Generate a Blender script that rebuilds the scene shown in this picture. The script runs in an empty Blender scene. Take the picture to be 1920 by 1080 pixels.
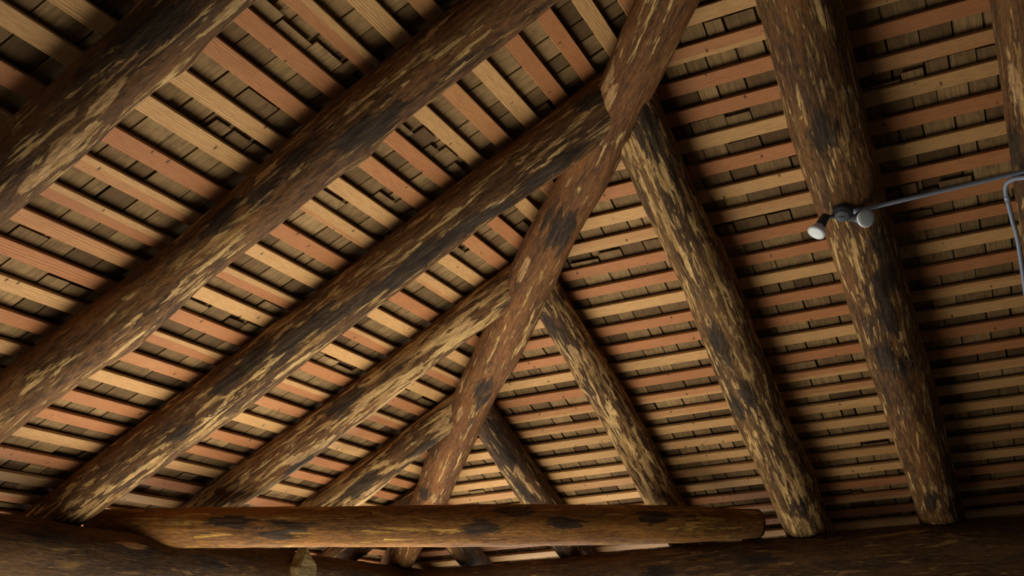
import bpy, math, random
import numpy as np
from mathutils import Vector, Matrix, noise

C = bpy.context.scene.collection
random.seed(7)

# ------------------------------------------------------------------ camera
H = 1.65                                        # eye height above the floor
FPX = 1826.478
cam_d = bpy.data.cameras.new('camera')
cam_d.sensor_width = 36.0
cam_d.lens = FPX / 1920 * 36.0
cam = bpy.data.objects.new('camera', cam_d)
C.objects.link(cam)
YAW, TILT, ROLL = math.radians(114.69515), math.radians(21.20849), math.radians(-2.47721)
cam.matrix_world = (Matrix.Translation((0, 0, H)) @ Matrix.Rotation(YAW, 4, 'Z')
                    @ Matrix.Rotation(math.pi / 2 + TILT, 4, 'X') @ Matrix.Rotation(ROLL, 4, 'Z'))
bpy.context.scene.camera = cam

# ------------------------------------------------------------------ light
sc = bpy.context.scene
sc.view_settings.view_transform = 'Standard'
sc.view_settings.look = 'None'
sc.view_settings.gamma = 1.0
sc.view_settings.use_curve_mapping = False
sc.view_settings.exposure = 0.0
w = bpy.data.worlds.new('overcast_sky')
sc.world = w
w.use_nodes = True
bg = w.node_tree.nodes['Background']
bg.inputs[0].default_value = (0.80, 0.90, 1.0, 1)
bg.inputs[1].default_value = 0.06


def area(name, loc, aim, sx, sy, power, col):
    d = bpy.data.lights.new(name, 'AREA')
    d.shape = 'RECTANGLE'
    d.size, d.size_y = sx, sy
    d.energy = power
    d.color = col
    o = bpy.data.objects.new(name, d)
    C.objects.link(o)
    o.location = loc
    o.rotation_euler = (Vector(aim) - Vector(loc)).to_track_quat('-Z', 'Y').to_euler()
    return o


# added upward fill lamp for assumed floor bounce; narrowed spread dims the outer roof
area('added_floor_fill', (-5.0, -3.6, .12), (-5.1, -3.3, 4.0), 4.8, 3.8, 160, (1.0, 0.93, 0.81)).data.spread = math.radians(125)
# added lamps for assumed daylight under the eaves through two unseen open sides
area('assumed_daylight_left', (-6.0, -6.6, .65), (-5.6, -2.6, 3.6), 4.2, 1.3, 150, (1.0, 0.95, 0.88))
area('assumed_daylight_right', (-10.0, -4.3, .65), (-5.0, -3.0, 3.8), 3.0, 1.3, 150, (1.0, 0.95, 0.88))
# added weak fill lamp for an assumed open side behind the camera, further off
area('added_rear_fill', (2.5, -4.6, .9), (-5.0, -3.0, 3.0), 3.0, 1.6, 22, (1.0, 0.91, 0.78))

# ------------------------------------------------------------------ roof frame of reference
PITCH = math.radians(26.193996)
SN, CS = math.sin(PITCH), math.cos(PITCH)
U = 0.19                                        # batten spacing up the slope
DL, DR = 3.231757, 4.556218                     # distance of each batten plane from the eye
AL, AR = -1.001153, -2.436564
OFF = Vector((0, 0, H))
nR, vR, eR = Vector((-SN, 0, CS)), Vector((CS, 0, SN)), Vector((0, 1, 0))
nL, vL, eL = Vector((0, -SN, CS)), Vector((0, CS, SN)), Vector((-1, 0, 0))
HIPP = Vector((-10.32192, -7.321410, 0)) + OFF  # point on the hip line
TH = 0.4919308
hX = Vector((1 / TH, 1 / TH, 1)).normalized()
hY = Vector((0, 0, 1)).cross(hX).normalized()
hZ = hX.cross(hY)
HXY = HIPP.x - HIPP.y                           # hip line in plan: x - y = HXY


def frame(O, X, Y, Z):
    m = Matrix((X, Y, Z)).transposed().to_4x4()
    m.translation = O
    return m


def srgb(r, g, b, k=1.0):
    f = lambda c: (c / 255 / 12.92) if c / 255 <= .04045 else ((c / 255 + .055) / 1.055) ** 2.4
    return (f(r) * k, f(g) * k, f(b) * k, 1)


# ------------------------------------------------------------------ material helpers
class NT:
    def __init__(self, name):
        self.m = bpy.data.materials.new(name)
        self.m.use_nodes = True
        self.t = self.m.node_tree
        self.n = self.t.nodes
        self.b = self.n['Principled BSDF']
        self.out = self.n['Material Output']

    def link(self, a, b):
        self.t.links.new(a, b)

    def put(self, sock, v):
        if hasattr(v, 'is_output'):
            self.link(v, sock)
        else:
            sock.default_value = v

    def coords(self, scale=(1, 1, 1), loc=(0, 0, 0), kind='Object', add=None):
        tc = self.n.new('ShaderNodeTexCoord')
        o = tc.outputs[kind]
        if add is not None:
            a = self.n.new('ShaderNodeVectorMath')
            self.link(o, a.inputs[0])
            self.link(add, a.inputs[1])
            o = a.outputs[0]
        mp = self.n.new('ShaderNodeMapping')
        self.link(o, mp.inputs[0])
        mp.inputs['Scale'].default_value = scale
        mp.inputs['Location'].default_value = loc
        return mp.outputs[0]

    def noise(self, vec, scale, detail=4, rough=.55, dist=0.0):
        x = self.n.new('ShaderNodeTexNoise')
        self.link(vec, x.inputs['Vector'])
        x.inputs['Scale'].default_value = scale
        x.inputs['Detail'].default_value = detail
        x.inputs['Roughness'].default_value = rough
        x.inputs['Distortion'].default_value = dist
        return x.outputs[0]

    def ramp(self, fac, lo, hi, a=0.0, b=1.0):
        x = self.n.new('ShaderNodeMapRange')
        x.interpolation_type = 'SMOOTHSTEP'
        self.put(x.inputs[0], fac)
        self.put(x.inputs[1], lo)
        self.put(x.inputs[2], hi)
        x.inputs[3].default_value = a
        x.inputs[4].default_value = b
        return x.outputs[0]

    def math(self, op, a, b=0.0, c=None):
        x = self.n.new('ShaderNodeMath')
        x.operation = op
        self.put(x.inputs[0], a)
        self.put(x.inputs[1], b)
        if c is not None:
            self.put(x.inputs[2], c)
        return x.outputs[0]

    def mix(self, fac, a, b, mode='MIX'):
        x = self.n.new('ShaderNodeMix')
        x.data_type = 'RGBA'
        x.blend_type = mode
        self.put(x.inputs[0], fac)
        self.put(x.inputs[6], a)
        self.put(x.inputs[7], b)
        return x.outputs[2]

    def attr(self, name, kind='GEOMETRY'):
        x = self.n.new('ShaderNodeAttribute')
        x.attribute_name = name
        x.attribute_type = kind
        return x.outputs['Fac'], x.outputs['Color'], x.outputs['Vector']

    def bump(self, h, strength, dist, prev=None):
        x = self.n.new('ShaderNodeBump')
        x.inputs['Strength'].default_value = strength
        x.inputs['Distance'].default_value = dist
        self.link(h, x.inputs['Height'])
        if prev is not None:
            self.link(prev, x.inputs['Normal'])
        return x.outputs[0]

    def done(self, col, rough=.75, normal=None, spec=.3, metal=0.0):
        self.put(self.b.inputs['Base Color'], col)
        self.put(self.b.inputs['Roughness'], rough)
        self.b.inputs['Specular IOR Level'].default_value = spec
        self.b.inputs['Metallic'].default_value = metal
        if normal is not None:
            self.link(normal, self.b.inputs['Normal'])
        return self.m


def log_material(name, tan=.42, dirt=.3, base=(104, 72, 39), dark=(52, 35, 20), tanc=(212, 174, 112), seed=0):
    """peeled log: brown inner bark with ragged tan streaks, dark bark scraps and pale cuts"""
    k = NT(name)
    off = (seed * 3.7, seed * 1.9, seed * 5.3)
    ax = k.coords((.15, 1, 1), off)
    ax2 = k.coords((.07, 1, 1), off)
    iso = k.coords((.6, 1, 1), off)
    big = k.noise(iso, 2.6, 3, .5)
    mid = k.noise(ax, 9, 5, .6, .3)
    fin = k.noise(k.coords((.22, 1, 1), off), 55, 5, .65, .4)
    mm = k.math('MULTIPLY_ADD', fin, .6, k.math('MULTIPLY', mid, .5))
    col = k.mix(k.ramp(mm, .42, .66), srgb(*dark), srgb(*base))
    red = k.noise(ax, 6.1, 4, .55)
    col = k.mix(k.ramp(red, .45, .75, 0, .6), col, srgb(min(255, base[0] * 1.28), base[1] * 1.24, base[2] * 1.15))
    # tan slivers where the inner bark was scraped away
    ax3 = k.coords((.105, 1, 1), off)
    st = k.noise(ax3, 40, 6, .64, .6)
    st2 = k.noise(ax, 20, 5, .62, .6)
    patchy = k.noise(iso, 3.3, 3, .55)
    amt = k.math('MULTIPLY_ADD', st, .65, k.math('MULTIPLY_ADD', st2, .35, k.math('MULTIPLY_ADD', patchy, .24, -.12)))
    th = .61 - tan * .21
    smask = k.ramp(amt, th, th + .03)
    fib = k.noise(ax2, 95, 3, .6)
    tv = k.noise(ax3, 22, 3, .5)
    tcol = k.mix(k.ramp(tv, .35, .65), srgb(tanc[0] * .70, tanc[1] * .64, tanc[2] * .55), srgb(*tanc))
    col = k.mix(k.math('MULTIPLY', smask, .92), col, tcol)
    # dark bark scraps
    dk, _, _ = k.attr('bark')
    scr = k.noise(ax, 17, 6, .7, .8)
    dm = k.math('ADD', dk, k.math('MULTIPLY', k.math('SUBTRACT', scr, .5), 3.0))
    dmask = k.math('MULTIPLY', k.ramp(dm, .50, .74, 0, .94), k.ramp(dk, .05, .25))
    gen = k.ramp(k.noise(ax, 8.0, 6, .7, .4), .74 - dirt * .36, .86 - dirt * .36, 0, .75)
    dmask = k.math('MAXIMUM', dmask, gen)
    gr = k.mix(k.ramp(k.noise(ax3, 45, 4, .65), .35, .68), srgb(27, 20, 14), srgb(76, 61, 43))
    col = k.mix(dmask, col, gr)
    # pale fresh cuts
    pl, _, _ = k.attr('cut')
    pm = k.ramp(k.math('ADD', pl, k.math('MULTIPLY', k.math('SUBTRACT', st2, .5), 2.0)), .52, .62)
    col = k.mix(pm, col, k.mix(fib, srgb(150, 112, 68), srgb(205, 165, 112)))
    # fibres and grime
    col = k.mix(k.ramp(k.noise(k.coords((.16, 1, 1), off), 130, 4, .7), .3, .56, .6, 0), col, srgb(36, 24, 15))
    col = k.mix(k.ramp(fib, .25, .6, .35, 0), col, srgb(38, 26, 17))
    col = k.mix(k.ramp(big, .3, .55, .30, 0), col, srgb(40, 27, 17))
    hgt = k.math('ADD', k.math('MULTIPLY', smask, -.3), k.math('MULTIPLY', mm, 1.2))
    hgt = k.math('ADD', hgt, k.math('MULTIPLY', dmask, .35))
    nb = k.bump(hgt, .9, .012)
    nb = k.bump(fib, .35, .004, nb)
    return k.done(col, .8, nb, .18)


def batten_material():
    k = NT('sawn_batten_wood')
    _, seedc, seedv = k.attr('["seedv"]', 'OBJECT')
    tone, _, _ = k.attr('["tone"]', 'OBJECT')
    lite, _, _ = k.attr('["lite"]', 'OBJECT')
    split, _, _ = k.attr('["split"]', 'OBJECT')
    g = k.coords((.35, 1, 1), add=seedv)
    gl = k.coords((.10, 1, 1), add=seedv)
    big = k.noise(g, 6, 3, .5)
    # growth rings drawn out along the board
    tc = k.n.new('ShaderNodeSeparateXYZ')
    k.link(gl, tc.inputs[0])
    rad = k.math('ADD', tc.outputs[1], k.math('MULTIPLY', tc.outputs[2], .7))
    rad = k.math('MULTIPLY_ADD', k.noise(gl, 3.0, 3, .5), .13, rad)
    ring = k.math('FRACT', k.math('MULTIPLY', rad, 95))
    ringm = k.ramp(ring, .35, .95)
    fib = k.noise(gl, 160, 3, .6)
    pale = k.mix(ringm, srgb(210, 166, 108), srgb(174, 128, 75))
    redd = k.mix(ringm, srgb(192, 130, 82), srgb(154, 96, 55))
    # sapwood band along one edge of some boards
    so = k.n.new('ShaderNodeSeparateXYZ')
    k.link(k.coords((1, 1, 1)), so.inputs[0])
    edge = k.math('MULTIPLY_ADD', k.math('SUBTRACT', k.noise(k.coords((.5, 1, 1), add=seedv), 1.4, 2, .5), .5), .05,
                  so.outputs[1])
    em = k.ramp(k.math('SUBTRACT', split, edge), -.004, .004)
    t2 = k.math('MULTIPLY', tone, em)
    t2 = k.math('ADD', t2, k.math('MULTIPLY', k.math('SUBTRACT', big, .5), .5))
    col = k.mix(k.ramp(t2, .1, .9), pale, redd)
    col = k.mix(k.ramp(fib, .3, .65, .35, 0), col, srgb(120, 76, 40))
    col = k.mix(k.ramp(k.noise(g, 3, 4, .6), .5, .8, 0, .35), col, srgb(110, 72, 42))
    # nail tips and their shadow, painted on as small dark ticks
    vo = k.n.new('ShaderNodeTexVoronoi')
    vo.feature = 'F1'
    k.link(k.coords((.75, .40, .8), add=seedv), vo.inputs['Vector'])
    vo.inputs['Scale'].default_value = 19
    vo.inputs['Randomness'].default_value = 1
    nm = k.ramp(vo.outputs['Distance'], .07, .12, .8, 0)
    col = k.mix(nm, col, srgb(60, 36, 20))
    col = k.mix(1.0, col, k.mix(lite, (.55, .55, .55, 1), (1.05, 1.05, 1.05, 1)), 'MULTIPLY')
    nb = k.bump(fib, .25, .002)
    return k.done(col, .7, nb, .25)


def shingle_material(name, sc3):
    k = NT(name)
    f, _, _ = k.attr('shade')
    ax = k.coords((1, 1, 1))
    st = k.coords(sc3)
    n1 = k.noise(ax, 14, 5, .6)
    col = k.mix(f, srgb(88, 67, 43), srgb(162, 132, 88))
    col = k.mix(k.ramp(n1, .45, .75, 0, .5), col, srgb(82, 60, 38))
    moss = k.noise(ax, 3.1, 4, .6)
    col = k.mix(k.ramp(moss, .55, .8, 0, .4), col, srgb(124, 112, 64))
    g = k.noise(st, 70, 4, .65)
    col = k.mix(k.ramp(g, .35, .6, .4, 0), col, srgb(66, 48, 30))
    nb = k.bump(g, .35, .004)
    return k.done(col, .85, nb, .15)


def plain(name, col, rough=.5, metal=0, spec=.4, nscale=40, var=.15):
    k = NT(name)
    n1 = k.noise(k.coords(), nscale, 3, .5)
    c2 = tuple(c * (1 - var) for c in col[:3]) + (1,)
    return k.done(k.mix(n1, c2, col), rough, None, spec, metal)


# ------------------------------------------------------------------ object helpers
def new_obj(name, verts, faces, mat, mw=None, smooth=True, parent=None):
    me = bpy.data.meshes.new(name)
    me.from_pydata([tuple(v) for v in verts], [], faces)
    me.update()
    if smooth:
        me.polygons.foreach_set('use_smooth', [True] * len(me.polygons))
    me.materials.append(mat)
    o = bpy.data.objects.new(name, me)
    C.objects.link(o)
    if mw is not None:
        o.matrix_world = mw
    if parent is not None:
        o.parent = parent
    return o


def tag(o, label=None, cat=None, group=None, kind=None):
    if label:
        o['label'] = label
    if cat:
        o['category'] = cat
    if group:
        o['group'] = group
    if kind:
        o['kind'] = kind
    return o


# ------------------------------------------------------------------ logs
def smooth_interp(x, xs, ys):
    xs, ys = np.asarray(xs), np.asarray(ys)
    base = np.interp(x, xs, ys)
    a = np.interp(np.asarray(x) - .12, xs, ys)
    b = np.interp(np.asarray(x) + .12, xs, ys)
    return (base * 2 + a + b) / 4


class Log:
    pass


def make_log(name, mat, M, ctrl, u0, u1, marks=(), stop=None, seed=0, rough=1.0, sign=1,
             clamp=None, push=(), ring=60, step=.03):
    """one tapering, hand-peeled log. M maps its axis frame (x along, z out of the roof) to the world.
    ctrl = (u, sideways, radius); marks = (kinds, u, angle); stop(u, angle, pts) -> inside something, so end there."""
    cu = [c[0] for c in ctrl]
    cl = [c[1] * sign for c in ctrl]
    cr = [c[2] for c in ctrl]
    ph = np.linspace(0, 2 * math.pi, ring, endpoint=False)
    uend = np.full(ring, u1)
    Mr = np.array(M.to_3x3())
    Mt = np.array(M.translation)

    def world(u, a, r):
        lat = smooth_interp(u, cu, cl)
        loc = np.stack([u, lat + r * np.cos(a), r * np.sin(a)], -1)
        return loc @ Mr.T + Mt
    if stop is not None:
        uu = np.arange(u0 + .5, u1, .008)
        for k in range(ring):
            r = smooth_interp(uu, cu, cr)
            p = world(uu, np.full_like(uu, ph[k]), r)
            ins = stop(p)
            if ins.any():
                uend[k] = uu[np.argmax(ins)]
    n = max(8, int((u1 - u0) / step))
    t = np.linspace(0, 1, n)
    knots = [m for m in marks if 'k' in m[0]]
    V, bark, cut = [], [], []
    so = Vector((seed * 7.13, seed * 3.31, seed * 1.7))
    for i in range(n):
        for k in range(ring):
            u = u0 + t[i] * (uend[k] - u0)
            a = ph[k]
            r0 = float(smooth_interp(u, cu, cr))
            cx, sx = math.cos(a), math.sin(a)
            q = Vector((u * .9, cx * .55, sx * .55)) + so
            r = r0 * (1 + rough * (.055 * noise.noise(q * 1.6) + .03 * noise.noise(q * 4.0)))
            q2 = Vector((u * 2.2, cx * 2.4, sx * 2.4)) + so
            r += rough * .0045 * noise.noise(q2 * 2.0) + rough * .0025 * noise.noise(q2 * 5.0)
            for (_, ku, ka) in knots:
                da = (a - math.radians(ka) + math.pi) % (2 * math.pi) - math.pi
                d2 = ((u - ku) / .10) ** 2 + (da * r0 / .06) ** 2
                if d2 < 9:
                    r += .022 * math.exp(-d2)
            b = c = 0.0
            for (kk, ku, ka) in marks:
                if 'd' not in kk and 'p' not in kk:
                    continue
                da = (a - math.radians(ka) + math.pi) % (2 * math.pi) - math.pi
                d2 = ((u - ku) / .19) ** 2 + (da * r0 / .07) ** 2
                if 'd' in kk:
                    b = max(b, math.exp(-d2))
                else:
                    c = max(c, math.exp(-((u - ku) / .13) ** 2 - (da * r0 / .034) ** 2))
            lat = float(smooth_interp(u, cu, cl))
            V.append((u, lat + r * cx, r * sx))
            bark.append(b)
            cut.append(c)
    V = np.array(V)
    W = V @ Mr.T + Mt
    if clamp:
        for (pn, pd) in clamp:                       # hewn flat where the battens bear
            d = W @ np.array(pn) - pd
            m = d > -.003
            W[m] -= np.outer(d[m] + .003, np.array(pn))
    for (cp, cd, crad, pdir) in push:                # notch over another log
        cp, cd, pdir = np.array(cp), np.array(cd), np.array(pdir)
        rel = W - cp
        rel = rel - np.outer(rel @ cd, cd)
        dist = np.linalg.norm(rel, axis=1)
        m = dist < crad + .004
        # slide along pdir to the surface of that log
        b_ = rel[m] @ pdir
        c_ = dist[m] ** 2 - (crad + .004) ** 2
        s = -b_ + np.sqrt(np.maximum(b_ * b_ - c_, 0))
        W[m] += np.outer(s, pdir)
    V = (W - Mt) @ Mr
    org = Vector((V[:ring, 0].mean(), 0, 0))
    V = V - np.array(org)
    F = []
    for i in range(n - 1):
        for k in range(ring):
            k2 = (k + 1) % ring
            F.append((i * ring + k, i * ring + k2, (i + 1) * ring + k2, (i + 1) * ring + k))
    ca = V[:ring].mean(0)
    cb = V[-ring:].mean(0)
    vs = list(map(tuple, V)) + [tuple(ca), tuple(cb)]
    na, nb = len(vs) - 2, len(vs) - 1
    caps = []
    for k in range(ring):
        k2 = (k + 1) % ring
        caps.append((k2, k, na))
        caps.append(((n - 1) * ring + k, (n - 1) * ring + k2, nb))
    o = new_obj(name, vs, F + caps, mat, M @ Matrix.Translation(org))
    me = o.data
    for f in me.polygons[len(F):]:
        f.use_smooth = False
    A = me.attributes.new('bark', 'FLOAT', 'POINT')
    A.data.foreach_set('value', bark + [0, 0])
    A = me.attributes.new('cut', 'FLOAT', 'POINT')
    A.data.foreach_set('value', cut + [1, 1])
    return o


CT = {
 'LA': [(-4.5,-2.23,.137),(-1.8,-2.242,.135),(-1.33,-2.234,.129),(1,-2.22,.126)],
 'LB': [(-4.6,-3.23,.135),(-3.2,-3.231,.135),(-2.41,-3.278,.147),(-2.17,-3.27,.128),(-1.05,-3.235,.137),(-.26,-3.25,.135),(2,-3.25,.13)],
 'LC': [(-5,-4.22,.14),(-3.81,-4.234,.141),(-2.85,-4.28,.15),(-1.85,-4.28,.14),(-.89,-4.274,.141),(-.41,-4.305,.145),(1,-4.3,.145)],
 'LD': [(-5,-5.27,.12),(-3.65,-5.27,.125),(-3.18,-5.307,.136),(-2.51,-5.309,.128),(-2.02,-5.293,.115),(-1.33,-5.27,.113),(0,-5.27,.113)],
 'LE': [(-5,-6.32,.136),(-3.23,-6.324,.136),(-2.82,-6.292,.12),(-2.18,-6.25,.11),(-1.5,-6.25,.11)],
 'LF': [(-5,-7.28,.12),(-2,-7.28,.11)],
 'RA': [(-8,.67,.17),(0,.66,.18)],
 'RB': [(-8,-.26,.16),(-6.5,-.267,.163),(-5.54,-.279,.177),(-4.6,-.302,.18),(-3.92,-.314,.181),(-3.14,-.335,.194),(-2.39,-.315,.188),(0,-.3,.18)],
 'RC': [(-8,-1.24,.175),(-6.7,-1.244,.18),(-6.1,-1.239,.184),(-5.18,-1.258,.177),(-4.03,-1.225,.165),(-3.46,-1.263,.153),(-2.94,-1.267,.155),(-1,-1.27,.15)],
 'RD': [(-8,-2.27,.14),(-6.2,-2.265,.14),(-5.5,-2.247,.136),(-4.78,-2.25,.128),(-4.0,-2.278,.112),(-3,-2.28,.108)],
 'RE': [(-8,-3.26,.145),(-6.03,-3.261,.14),(-5.55,-3.259,.13),(-5.06,-3.244,.112),(-4,-3.25,.1)],
 'RF': [(-8,-4.28,.12),(-4,-4.28,.11)],
 'HIP': [(2.5,.0,.14),(4.74,.03,.144),(5.38,0,.152),(5.86,.0,.14),(6.45,-.02,.144),(6.74,0,.157),(7.79,-.022,.15),(8.07,-.028,.141),(8.33,0,.138),(8.78,0.005,.135),(9.15,-.006,.139),(9.41,-.016,.142),(11.5,-.01,.14)],
 'TIE': [(-.5,0,.116),(.46,0,.13),(1.16,0,.136),(2.49,0,.15),(3.77,0,.143),(4.37,0,.116),(4.7,0,.104)],
}
MARKS = {
 'LA': [('k', -1.19, -38), ('d', -1.15, -139), ('p', -1.44, -38), ('p', -1.48, -105), ('p', -1.74, -94), ('p', -1.93, -88)],
 'LB': [('k', -1.04, -48), ('k', -2.58, -50), ('d', -1.51, -143), ('d', -1.73, -155), ('d', -0.87, -101), ('d', -0.96, -111), ('d', -1.26, -151)],
 'LC': [('kd', -0.41, -102), ('d', -0.56, -103), ('d', -0.79, -92), ('d', -1.02, -106), ('d', -1.26, -116), ('d', -1.47, -113), ('d', -1.67, -121), ('d', -1.86, -124), ('d', -1.97, -144), ('d', -2.19, -150), ('d', -2.41, -166), ('d', -2.62, -159), ('d', -3.09, -129), ('d', -0.03, -171)],
 'LD': [('k', -2.02, -103), ('d', -3.06, -99), ('d', -2.55, -170), ('p', -2.43, -132), ('p', -3.02, -116), ('p', -1.56, -137)],
 'LE': [('d', -3.16, -141), ('d', -2.58, -96), ('p', -3.18, -104), ('p', -2.35, -139)],
 'RA': [('p', -3.05, -140), ('d', -3.49, -153)],
 'RB': [('d', -4.13, -59), ('d', -4.46, -76), ('d', -4.18, -78), ('kd', -4.78, -100), ('d', -4.9, -82), ('d', -3.85, -55), ('d', -3.02, -97), ('d', -6.38, -102)],
 'RC': [('d', -2.72, -57), ('d', -2.88, -60), ('kd', -4.54, -99), ('d', -4.41, -105), ('kd', -4.92, -83), ('d', -5.09, -121), ('d', -6.28, -74)],
 'RD': [('d', -4.15, -111), ('k', -4.71, -124), ('p', -5.74, -60), ('p', -4.37, -82)],
 'RE': [('d', -5.06, -37), ('d', -5.34, -58), ('d', -5.87, -88), ('p', -5.62, -60), ('p', -5.8, -56)],
 'HIP': [('p', 9.16, -167), ('p', 9.1, -143), ('p', 7.73, -144), ('p', 6.16, -142), ('d', 8.21, -144), ('d', 8.15, -93), ('d', 8.14, -111), ('d', 6.56, -102), ('d', 6.39, -89), ('d', 4.96, -138), ('p', 5.0, -103)],
 'TIE': [('d', .93, -167), ('d', .86, -157), ('d', 2.25, -171), ('d', 2.88, -180), ('d', 3.62, 169), ('d', 2.5, 148), ('d', .55, 173), ('p', 4.45, 136)],
}
clampR = (nR, DR + nR.dot(OFF))
clampL = (nL, DL + nL.dot(OFF))

# hip rafter
hip_O = HIPP - Vector((0, 0, .21))
hip_M = frame(hip_O, hX, hY, hZ)
hc = np.array(CT['HIP'])
mat_hip = log_material('peeled_hip_log', tan=.30, dirt=.12, base=(126, 84, 45), dark=(78, 50, 28), seed=1)
def in_hip(p):
    rel = p - np.array(hip_O)
    u = rel @ np.array(hX)
    lat = rel @ np.array(hY) - np.interp(u, hc[:, 0], hc[:, 1])
    zz = rel @ np.array(hZ)
    r = np.interp(u, hc[:, 0], hc[:, 2])
    return np.hypot(lat, zz) < r - .012


def stop_left(p):
    return in_hip(p) | ((p[:, 0] - p[:, 1]) < HXY + .085)


def stop_right(p):
    return in_hip(p) | ((p[:, 0] - p[:, 1]) > HXY - .085)


# wall plates (the eave logs) and the corner tie
PLR = (Vector((-7.9863, 0, .6029 + H)), .25)
PLL = (Vector((0, -4.9068, .6863 + H)), .21)
TIE_O = Vector((-4.75, -4.9, .924 + H))
TIE_X = Vector((-.68987, .72394, .010)).normalized()
TIE_Y = Vector((0, 0, 1)).cross(TIE_X).normalized()
TIE_M = frame(TIE_O, TIE_X, TIE_Y, TIE_X.cross(TIE_Y))
pushR = (PLR[0], eR, PLR[1], nR)
pushL = (PLL[0], Vector((1, 0, 0)), PLL[1], nL)

tag(make_log('hip_log', mat_hip, hip_M, CT['HIP'], 2.3, 11.6, MARKS['HIP'], seed=1, clamp=[clampR, clampL], ring=64, rough=.8,
             push=[(PLR[0], eR, PLR[1], hZ), (PLL[0], Vector((1, 0, 0)), PLL[1], hZ)]),
    'reddish brown hip log running diagonally from top right to the corner tie', 'log')

mat_pl = log_material('plate_log_bark', tan=.26, dirt=.4, base=(98, 70, 38), dark=(58, 42, 25), tanc=(150, 118, 66), seed=2)
M = frame(Vector((0, PLL[0].y, PLL[0].z)), Vector((-1, 0, 0)), Vector((0, -1, 0)), Vector((0, 0, 1)))
tag(make_log('plate_log', mat_pl, M, [(-3, 0, .21), (10, 0, .21)], .2, 8.9,
             [('p', 4.55, 150), ('d', 4.6, 160), ('d', 3.9, 150), ('d', 5.2, 170)], seed=3),
    'dark wall plate log along the bottom left, with pale block on it', 'log')
mat_pr = log_material('plate_log_bark_right', tan=.30, dirt=.4, base=(94, 66, 36), dark=(56, 40, 24), tanc=(160, 124, 72), seed=4)
M = frame(Vector((PLR[0].x, 0, PLR[0].z)), Vector((0, 1, 0)), Vector((-1, 0, 0)), Vector((0, 0, 1)))
tag(make_log('plate_log', mat_pr, M, [(-6, 0, .25), (4, 0, .25)], -4.67, 2.2,
             [('d', -1.6, 160), ('d', -2.4, 170)], seed=5),
    'dark wall plate log along the bottom right under the floodlight rafter', 'log')
mat_tie = log_material('tie_log_bark', tan=.36, dirt=.16, base=(136, 92, 40), dark=(88, 57, 27), tanc=(190, 148, 70), seed=6)
tag(make_log('corner_tie_log', mat_tie, TIE_M, CT['TIE'], -.32, 4.57, MARKS['TIE'], seed=6, rough=.8),
    'short orange-brown tie log lying level across the corner on both plate logs', 'log')

spec = {
 'LA': (dict(tan=.44, dirt=.26), 'thick tan-streaked log rafter at the upper left corner', .5),
 'LB': (dict(tan=.36, dirt=.22, base=(122, 84, 46)), 'long brown log rafter, second from the upper left, with bulging knots', 2.6),
 'LC': (dict(tan=.44, dirt=.22), 'log rafter with a long black bark patch, meeting the hip log', 1.2),
 'LD': (dict(tan=.66, dirt=.14, base=(112, 74, 40)), 'heavily tan-streaked left log rafter meeting the hip log at mid height', 0),
 'LE': (dict(tan=.66, dirt=.2), 'short left log rafter, lowest one ending clearly on the hip log', -1),
 'LF': (dict(tan=.30, dirt=.3), 'stub of log rafter behind the tie log, left of the hip log foot', -2),
 'RA': (dict(tan=.36, dirt=.3, dark=(46, 31, 20)), 'log rafter at the far right edge carrying the bent conduit', 0),
 'RB': (dict(tan=.40, dirt=.26, base=(118, 80, 40)), 'thick log rafter on the right carrying the floodlight fixture', 0),
 'RC': (dict(tan=.54, dirt=.30, base=(108, 78, 43)), 'right log rafter with ringed knots, next left of the floodlight rafter', -1),
 'RD': (dict(tan=.64, dirt=.28, base=(96, 64, 36)), 'slim streaked right log rafter meeting the hip log at mid height', -2),
 'RE': (dict(tan=.42, dirt=.5, base=(88, 62, 40), dark=(52, 40, 28)), 'short grey-brown right log rafter just above the tie log', -3),
 'RF': (dict(tan=.3, dirt=.4), 'stub of log rafter low behind the hip log foot, right side', -3.5),
}
for i, (k, (mk, lab, top)) in enumerate(spec.items()):
    mr = float(np.mean([c[2] for c in CT[k]]))
    left = k[0] == 'L'
    if left:
        M = frame(nL * (DL - mr) + OFF, vL, eL, nL)
        lo, cl, pu, st, sg = -5.15, [clampL], [pushL], stop_left, -1
    else:
        M = frame(nR * (DR - mr) + OFF, vR, eR, nR)
        lo, cl, pu, st, sg = -8.3, [clampR], [pushR], stop_right, 1
    if k not in ('LA', 'RA'):
        hi = top + 1.6
    else:
        hi = top + .4
    o = make_log('log_rafter', log_material('peeled_log', seed=10 + i, **mk), M, CT[k], lo, hi, MARKS.get(k, ()),
                 stop=st, seed=20 + i, sign=sg, clamp=cl, push=pu, rough=1.0 if k != 'RB' else .8)
    tag(o, lab, 'log', 'log rafters of the left roof slope' if left else 'log rafters of the right roof slope')

# ------------------------------------------------------------------ battens
BT, BW = .021, .086
bmat = batten_material()


def box_board(name, length, mw, wid=BW, th=BT, bev=.0025, bow=0.0):
    """board lying along +x, width along y, thickness along z, eased edges, slight bow"""
    n = max(2, int(length / .35))
    prof = [(-wid / 2 + bev, 0), (wid / 2 - bev, 0), (wid / 2, bev), (wid / 2, th - bev), (wid / 2 - bev, th),
            (-wid / 2 + bev, th), (-wid / 2, th - bev), (-wid / 2, bev)]
    vs, fs = [], []
    for i in range(n + 1):
        x = length * i / n
        b = bow * math.sin(math.pi * i / n)
        for (y, z) in prof:
            vs.append((x, y + b, z))
    m = len(prof)
    for i in range(n):
        for k in range(m):
            k2 = (k + 1) % m
            fs.append((i * m + k, (i + 1) * m + k, (i + 1) * m + k2, i * m + k2))
    fs.append(tuple(range(m)))
    fs.append(tuple(n * m + k for k in reversed(range(m))))
    return new_obj(name, vs, fs, bmat, mw, smooth=False)


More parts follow.
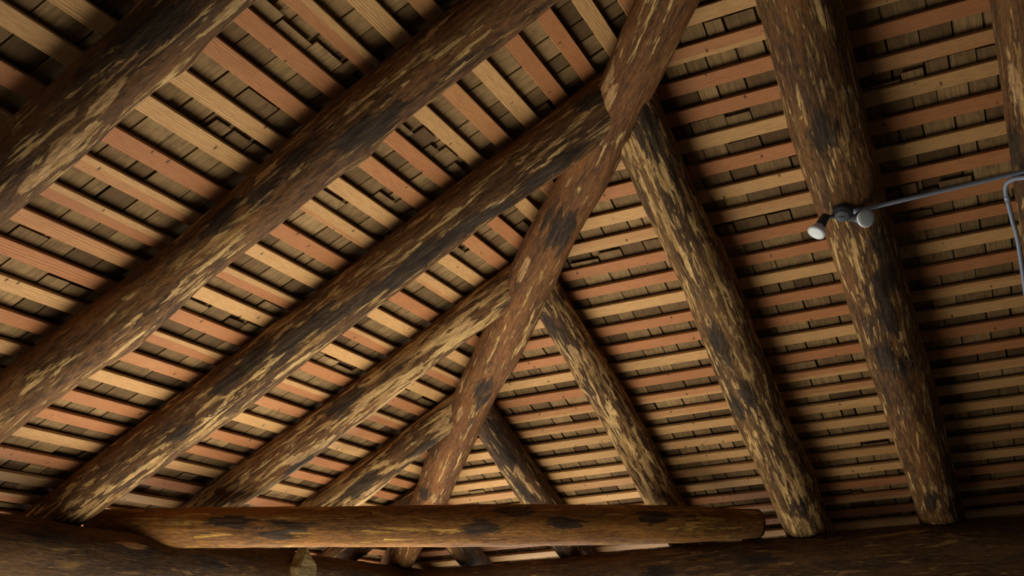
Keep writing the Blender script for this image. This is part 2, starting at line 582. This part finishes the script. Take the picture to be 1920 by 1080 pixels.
ORD = ['first', 'second', 'third', 'fourth', 'fifth', 'sixth', 'seventh', 'eighth', 'ninth', 'tenth', 'eleventh', 'twelfth',
       'thirteenth', 'fourteenth', 'fifteenth', 'sixteenth', 'seventeenth', 'eighteenth', 'nineteenth', 'twentieth',
       'twenty-first', 'twenty-second', 'twenty-third', 'twenty-fourth', 'twenty-fifth', 'twenty-sixth', 'twenty-seventh',
       'twenty-eighth', 'twenty-ninth', 'thirtieth', 'thirty-first', 'thirty-second', 'thirty-third']
# tones read row by row from the photograph, p pale, o orange, r reddish, t tan
toneR = dict(zip(range(-3, 29), 'pto' + 'porrprptrrprrproopppt' 'prrrprpp'))
toneL_out = {0: 'r', -1: 'o', -2: 'p', -3: 'p', -4: 'r', -5: 'o', -6: 'r', -7: 'o', -8: 'r', -9: 'p', -10: 'r', -11: 'p',
             -12: 'o', -13: 'p', -14: 'r', -15: 'r', -16: 't', -17: 'p', -18: 'p', 1: 'o', 2: 'p', 3: 'o'}
toneL_in = {6: 'p', 5: 'r', 4: 'r', 3: 'p', 2: 'o', 1: 'p', 0: 'r', -1: 'o', -2: 'p', -3: 'o', -4: 'r', -5: 'p', -6: 'r', -7: 'p',
            -8: 'r', -9: 'r', -10: 'o', -11: 'p', -12: 'r', -13: 'r', -14: 't', -15: 'r', -16: 't', 7: 'o', 8: 'p'}
TONES = {'p': (.05, .95, 'pale'), 't': (.3, .72, 'tan'), 'o': (.62, .85, 'orange'), 'r': (.95, .82, 'reddish')}


def batten(side, v_low, a, b, tone, label, rnd):
    """a, b: start and end along the eave direction (y on the right slope, x on the left slope)"""
    L = abs(b - a)
    if L < .06:
        return
    if side == 'R':
        O = nR * DR + vR * (v_low + BW / 2) + eR * a + OFF
        X = eR if b > a else -eR
        Z = nR
    else:
        O = nL * DL + vL * (v_low + BW / 2) + Vector((a, 0, 0)) + OFF
        X = Vector((1, 0, 0)) if b > a else Vector((-1, 0, 0))
        Z = nL
    Y = Z.cross(X)
    up = 1 if Y.z > 0 else -1
    tilt = rnd.uniform(-.0022, .0022)
    M = frame(O, X, Y, Z) @ Matrix.Rotation(tilt, 4, 'Z')
    o = box_board('batten', L, M, BW * rnd.uniform(.95, 1.06), BT, .0025, rnd.uniform(-.003, .003))
    tn, lt, word = TONES[tone]
    o['tone'] = min(1.0, max(0.0, tn + rnd.uniform(-.12, .12)))
    o['lite'] = lt + rnd.uniform(-.1, .1)
    o['seedv'] = [rnd.uniform(0, 90), rnd.uniform(0, 90), rnd.uniform(0, 90)]
    # some red boards keep a sapwood edge
    o['split'] = up * rnd.uniform(-.02, .025) if rnd.random() < .35 else .2
    tag(o, word + ' ' + label, 'batten', 'roof battens on the right slope' if side == 'R' else 'roof battens on the left slope')


rnd = random.Random(11)
for i in range(-4, 31):
    v = AR - U * i + rnd.uniform(-.006, .006)
    p = nR * DR + vR * (v + BW / 2) + OFF
    yh = p.x - HXY + .0                              # where the row meets the hip line
    n = 25 - i
    t = toneR.get(i, 'p')
    if i > 25:
        place = 'right slope batten, %s row beyond plate log' % ORD[i - 26]
    else:
        place = 'right slope batten, %s row up from plate log' % ORD[n]
    if i in (3, 7, 12, 15, 19, 22):
        batten('R', v, yh + .01, -.3 - .002, t, place + ', left of floodlight rafter', rnd)
        t2 = {'p': 't', 'r': 'o', 't': 'r', 'o': 'r'}[t]
        batten('R', v, -.3 + .002, 1.7, t2, place + ', right of floodlight rafter', rnd)
    else:
        batten('R', v, yh + .01, 1.7, t, place, rnd)
for i in range(-9, 23):
    j = -i
    v = AL - U * i + rnd.uniform(-.006, .006)
    p = nL * DL + vL * (v + BW / 2) + OFF
    xh = p.y + HXY
    n = 18 - i
    if i > 18:
        place = 'left slope batten, %s row beyond plate log' % ORD[i - 19]
    else:
        place = 'left slope batten, %s row up from plate log' % ORD[n]
    a = toneL_out.get(j, 'o')
    b = toneL_in.get(j, 'r')
    if a != b and xh < -3.6:
        batten('L', v, xh + .01, -3.252, b, place + ', right of knotty rafter', rnd)
        batten('L', v, -3.248, -1.0, a, place + ', left of knotty rafter', rnd)
    else:
        batten('L', v, xh + .01, -1.0, b, place, rnd)

# ------------------------------------------------------------------ shingles (underside of the roof cover)


def shingles(side, v0, v1, e0, e1, name):
    """courses of tapered shingles, each a wedge of its own; seen from below as heads and joints"""
    rs = random.Random(5 if side == 'L' else 6)
    n_, v_, D = (nL, vL, DL) if side == 'L' else (nR, vR, DR)
    e_ = Vector((1, 0, 0)) if side == 'L' else eR
    EXP, LEN, TL = U, .50, .045 / .5
    smat = shingle_material('weathered_shingle_' + ('left' if side == 'L' else 'right'), (1, .08, .08) if side == 'L' else (.08, 1, .08))
    a0 = AL if side == 'L' else AR
    v0 = a0 - U * round((a0 - v0) / U) + BW * .55 - LEN      # heads lie over the battens
    V, F, S = [], [], []
    c = 0
    vb = v0
    while vb < v1:
        e = e0 - rs.uniform(0, .2)
        slip = rs.uniform(-.10, -.05) if rs.random() < (.5 if side == 'L' else .25) else 0.0
        while e < e1:
            wd = rs.choice((.10, .13, .16, .19, .22, .15)) * rs.uniform(.88, 1.12)
            gap = rs.choice((.005, .008, .011, .015))
            ea, eb = e + gap / 2, e + wd - gap / 2
            e += wd
            L = LEN + rs.uniform(-.012, .012) + slip * rs.uniform(.35, 1.2) - (rs.uniform(.02, .09) if rs.random() < .08 else 0)
            butt = vb
            head = butt + L
            # cull beyond the hip
            mid = n_ * D + v_ * (butt + L * .5) + e_ * ((ea + eb) / 2)
            if side == 'L' and mid.x - mid.y < HXY - .25:
                continue
            if side == 'R' and mid.x - mid.y > HXY + .25:
                continue
            w_head = BT + .003 + TL * (LEN - L) * 0 + rs.uniform(0, .003)
            w_butt = w_head + TL * L
            th_h, th_b = .008, .018
            b = len(V)
            sk = rs.uniform(-.004, .004)
            for (vv, ww) in ((butt, w_butt), (head, w_head), (head, w_head + th_h), (butt, w_butt + th_b)):
                for ee in (ea, eb):
                    V.append(n_ * (D + ww) + v_ * (vv + (sk if ee == eb else 0)) + e_ * ee + OFF)
            F += [(b, b + 2, b + 3, b + 1), (b + 2, b + 4, b + 5, b + 3), (b + 4, b + 6, b + 7, b + 5),
                  (b + 6, b, b + 1, b + 7), (b, b + 6, b + 4, b + 2), (b + 1, b + 3, b + 5, b + 7)]
            S += [min(1, max(0, rs.gauss(.5, .28)))] * 8
        vb += EXP
        c += 1
    org = V[0].copy()
    o = new_obj(name, [x - org for x in V], F, smat, Matrix.Translation(org), smooth=False)
    A = o.data.attributes.new('shade', 'FLOAT', 'POINT')
    A.data.foreach_set('value', S)
    tag(o, kind='structure')
    return o


shingles('L', -5.35, 2.0, -8.6, 2.2, 'roof_shingles_left')
shingles('R', -8.5, .6, -6.2, 3.4, 'roof_shingles_right')

light_stop = plain('dark_light_stop', srgb(34, 30, 27), .95, 0, .1, 8)  # unseen dark backing added above the shingles to stop sky showing through joints


def light_stop_sheet(name, pts, n_):
    lo = [Vector(p) for p in pts]
    hi = [p + n_ * .02 for p in lo]
    m_ = len(lo)
    o_ = new_obj(name, lo + hi, [tuple(range(m_)), tuple(reversed(range(m_, 2 * m_)))] +
                 [(k_, m_ + k_, m_ + (k_ + 1) % m_, (k_ + 1) % m_) for k_ in range(m_)], light_stop, smooth=False)
    tag(o_, kind='structure')


WF = BT + .10
ptL = lambda v, x: nL * (DL + WF) + vL * v + Vector((x, 0, 0)) + OFF
ptR = lambda v, y: nR * (DR + WF) + vR * v + eR * y + OFF
light_stop_sheet('added_light_stop_left', [ptL(-5.5, -9.0), ptL(-5.5, 2.4), ptL(2.6, 2.4), ptL(2.6, ptL(2.6, 0).y + HXY)], nL)
light_stop_sheet('added_light_stop_right', [ptR(-8.7, -6.6), ptR(1.0, ptR(1.0, 0).x - HXY), ptR(1.0, 3.6), ptR(-8.7, 3.6)], nR)

# ------------------------------------------------------------------ floor (below the frame, it only catches the light)
fm = plain('concrete_floor', srgb(120, 112, 100), .9, 0, .2, 6)
o = new_obj('floor', [(-9, -6, -.1), (4, -6, -.1), (4, 5, -.1), (-9, 5, -.1), (-9, -6, 0), (4, -6, 0), (4, 5, 0), (-9, 5, 0)],
            [(0, 3, 2, 1), (4, 5, 6, 7), (0, 1, 5, 4), (1, 2, 6, 5), (2, 3, 7, 6), (3, 0, 4, 7)], fm, smooth=False)
tag(o, kind='structure')

# ------------------------------------------------------------------ floodlight fixture, conduit
Rt = cam.matrix_world.to_3x3()
gm = plain('grey_cast_metal', srgb(70, 72, 76), .55, .3, .4, 60)
pm = plain('galvanised_conduit', srgb(140, 150, 166), .45, .3, .5, 30)
wm = plain('white_lamp_glass', srgb(222, 224, 230), .25, 0, .5, 20, .05)
fm2 = plain('frosted_lamp_face', srgb(200, 206, 204), .35, 0, .5, 90, .12)


def lathe(name, prof, mat, O, axis, seg=28, parent=None):
    """prof = (distance along axis, radius)"""
    Z = Vector(axis).normalized()
    X = Z.orthogonal().normalized()
    M = frame(Vector(O), X, Z.cross(X), Z)
    vs, fs = [], []
    for (z, r) in prof:
        for k in range(seg):
            a = 2 * math.pi * k / seg
            vs.append((r * math.cos(a), r * math.sin(a), z))
    for i in range(len(prof) - 1):
        for k in range(seg):
            k2 = (k + 1) % seg
            fs.append((i * seg + k, i * seg + k2, (i + 1) * seg + k2, (i + 1) * seg + k))
    fs.append(tuple(reversed(range(seg))))
    fs.append(tuple((len(prof) - 1) * seg + k for k in range(seg)))
    o = new_obj(name, vs, fs, mat, M)
    if parent is not None:
        o.parent = parent
        o.matrix_parent_inverse = parent.matrix_world.inverted()
    return o


def tube(name, pts, rad, mat, seg=14, parent=None, sub=8):
    P = [Vector(p) for p in pts]
    S = []
    for i in range(len(P) - 1):
        p0, p1, p2, p3 = P[max(i - 1, 0)], P[i], P[i + 1], P[min(i + 2, len(P) - 1)]
        for k in range(sub):
            t = k / sub
            S.append(.5 * (2 * p1 + (p2 - p0) * t + (2 * p0 - 5 * p1 + 4 * p2 - p3) * t * t + (3 * p1 - p0 - 3 * p2 + p3) * t ** 3))
    S.append(P[-1])
    org = S[0].copy()
    S = [s - org for s in S]
    vs, fs = [], []
    N = None
    for i, s in enumerate(S):
        T = (S[min(i + 1, len(S) - 1)] - S[max(i - 1, 0)]).normalized()
        N = T.orthogonal().normalized() if N is None else (N - T * N.dot(T)).normalized()
        B = T.cross(N)
        for k in range(seg):
            a = 2 * math.pi * k / seg
            vs.append(s + (N * math.cos(a) + B * math.sin(a)) * rad)
    for i in range(len(S) - 1):
        for k in range(seg):
            k2 = (k + 1) % seg
            fs.append((i * seg + k, i * seg + k2, (i + 1) * seg + k2, (i + 1) * seg + k))
    fs.append(tuple(reversed(range(seg))))
    fs.append(tuple((len(S) - 1) * seg + k for k in range(seg)))
    o = new_obj(name, vs, fs, mat, Matrix.Translation(org))
    if parent is not None:
        o.parent = parent
        o.matrix_parent_inverse = parent.matrix_world.inverted()
    return o


eye = Vector((0, 0, H))
right, upv, back = Rt @ Vector((1, 0, 0)), Rt @ Vector((0, 1, 0)), Rt @ Vector((0, 0, 1))
base = Vector((-5.043, -.356, 2.197 + H))               # on the underside of the rafter
out = (-nR * .97 + eR * -.15).normalized()
fx = bpy.data.objects.new('floodlight', None)
C.objects.link(fx)
fx.location = base
bpy.context.view_layer.update()
tag(fx, 'grey twin floodlight with two white reflector bulbs under a log rafter', 'light fixture')
lathe('junction_box', [(-.03, .050), (.0, .052), (.030, .052), (.034, .049), (.036, .043), (.046, .041), (.050, .034)], gm, base, out, parent=fx)
bc = base + out * .045
# lamp 1 hangs down and to the left, lamp 2 looks at the camera
for j, (c, ax) in enumerate(((Vector((-5.0, -.505, 2.0825 + H)), (-right * .52 - upv * .74 + back * .42)),
                             (Vector((-4.985, -.245, 2.10 + H)), (right * .22 - upv * .10 + back * .97)))):
    ax = ax.normalized()
    nb = c - ax * .07
    d = (bc - nb)
    tube('lamp_arm', [bc, bc.lerp(nb - ax * .05, .6), nb - ax * .055], .011, gm, 12, fx)
    h_ = lathe('lamp_holder', [(-.065, .012), (-.06, .020), (-.04, .024), (-.01, .026), (.012, .027), (.014, .020)], gm, nb, ax, parent=fx)
    b_ = lathe('bulb', [(.0, .017), (.012, .019), (.022, .026), (.04, .038), (.055, .0455), (.064, .048), (.070, .0475)], wm, nb, ax, parent=fx)
    f_ = lathe('lens', [(.0695, .0465), (.073, .043), (.0755, .032), (.077, .016), (.0775, .003)], fm2, nb, ax, parent=fx)
    f_.parent = b_
    f_.matrix_parent_inverse = b_.matrix_world.inverted()
P1 = base + out * .028 + eR * .055
P2 = Vector((-5.108, .528, 2.228 + H))
P3 = P2 + (P2 - P1).normalized() * .7
c1 = tube('conduit', [P1, P1.lerp(P2, .5), P2, P3], .0115, pm)
tag(c1, 'straight grey conduit running from the floodlight to the far right rafter', 'conduit')
lathe('connector', [(0, .017), (.03, .017), (.032, .014), (.045, .014)], pm, P1, P2 - P1, parent=c1)
c2pts = [(-5.00, .80, 2.150 + H), (-5.065, .60, 2.178 + H), (-5.118, .536, 2.198 + H), (-5.20, .490, 2.238 + H), (-5.285, .458, 2.262 + H),
         (-5.345, .447, 2.255 + H), (-5.40, .448, 2.232 + H), (-5.55, .459, 2.158 + H), (-5.814, .476, 2.026 + H), (-6.9, .478, 1.485 + H)]
c2 = tube('conduit', c2pts, .0125, pm, sub=12)
tag(c2, 'bent grey conduit turning down the side of the far right rafter', 'conduit')
lathe('coupling', [(0, .0165), (.045, .0165)], pm, (-5.39, .448, 2.237 + H), (-.16, .011, -.077), parent=c2)

# ------------------------------------------------------------------ pale hewn block on the left plate log
bk = log_material('pale_hewn_block', tan=1.0, dirt=.1, base=(150, 128, 78), dark=(110, 90, 52), tanc=(168, 148, 94), seed=40)
bx, by, bz = -6.19, -4.70, .64 + H
pr = [(-.13, -.62), (.12, -.62), (.12, .155), (.055, .20), (-.03, .275), (-.13, .12)]
vs = [(x_, 0.0, z_) for x_, z_ in pr] + [(x_ * .8, .075, z_ - .02) for x_, z_ in pr]
m = len(pr)
fs = [tuple(range(m)), tuple(reversed(range(m, 2 * m)))] + [(k, m + k, m + (k + 1) % m, (k + 1) % m) for k in range(m)]
o = new_obj('hewn_block', vs, fs, bk, frame(Vector((bx, by, bz)), Vector((-1, 0, 0)), Vector((0, 1, 0)), Vector((0, 0, 1))), smooth=False)
tag(o, 'pale pointed hewn block fixed to the face of the bottom left plate log', 'wood block')
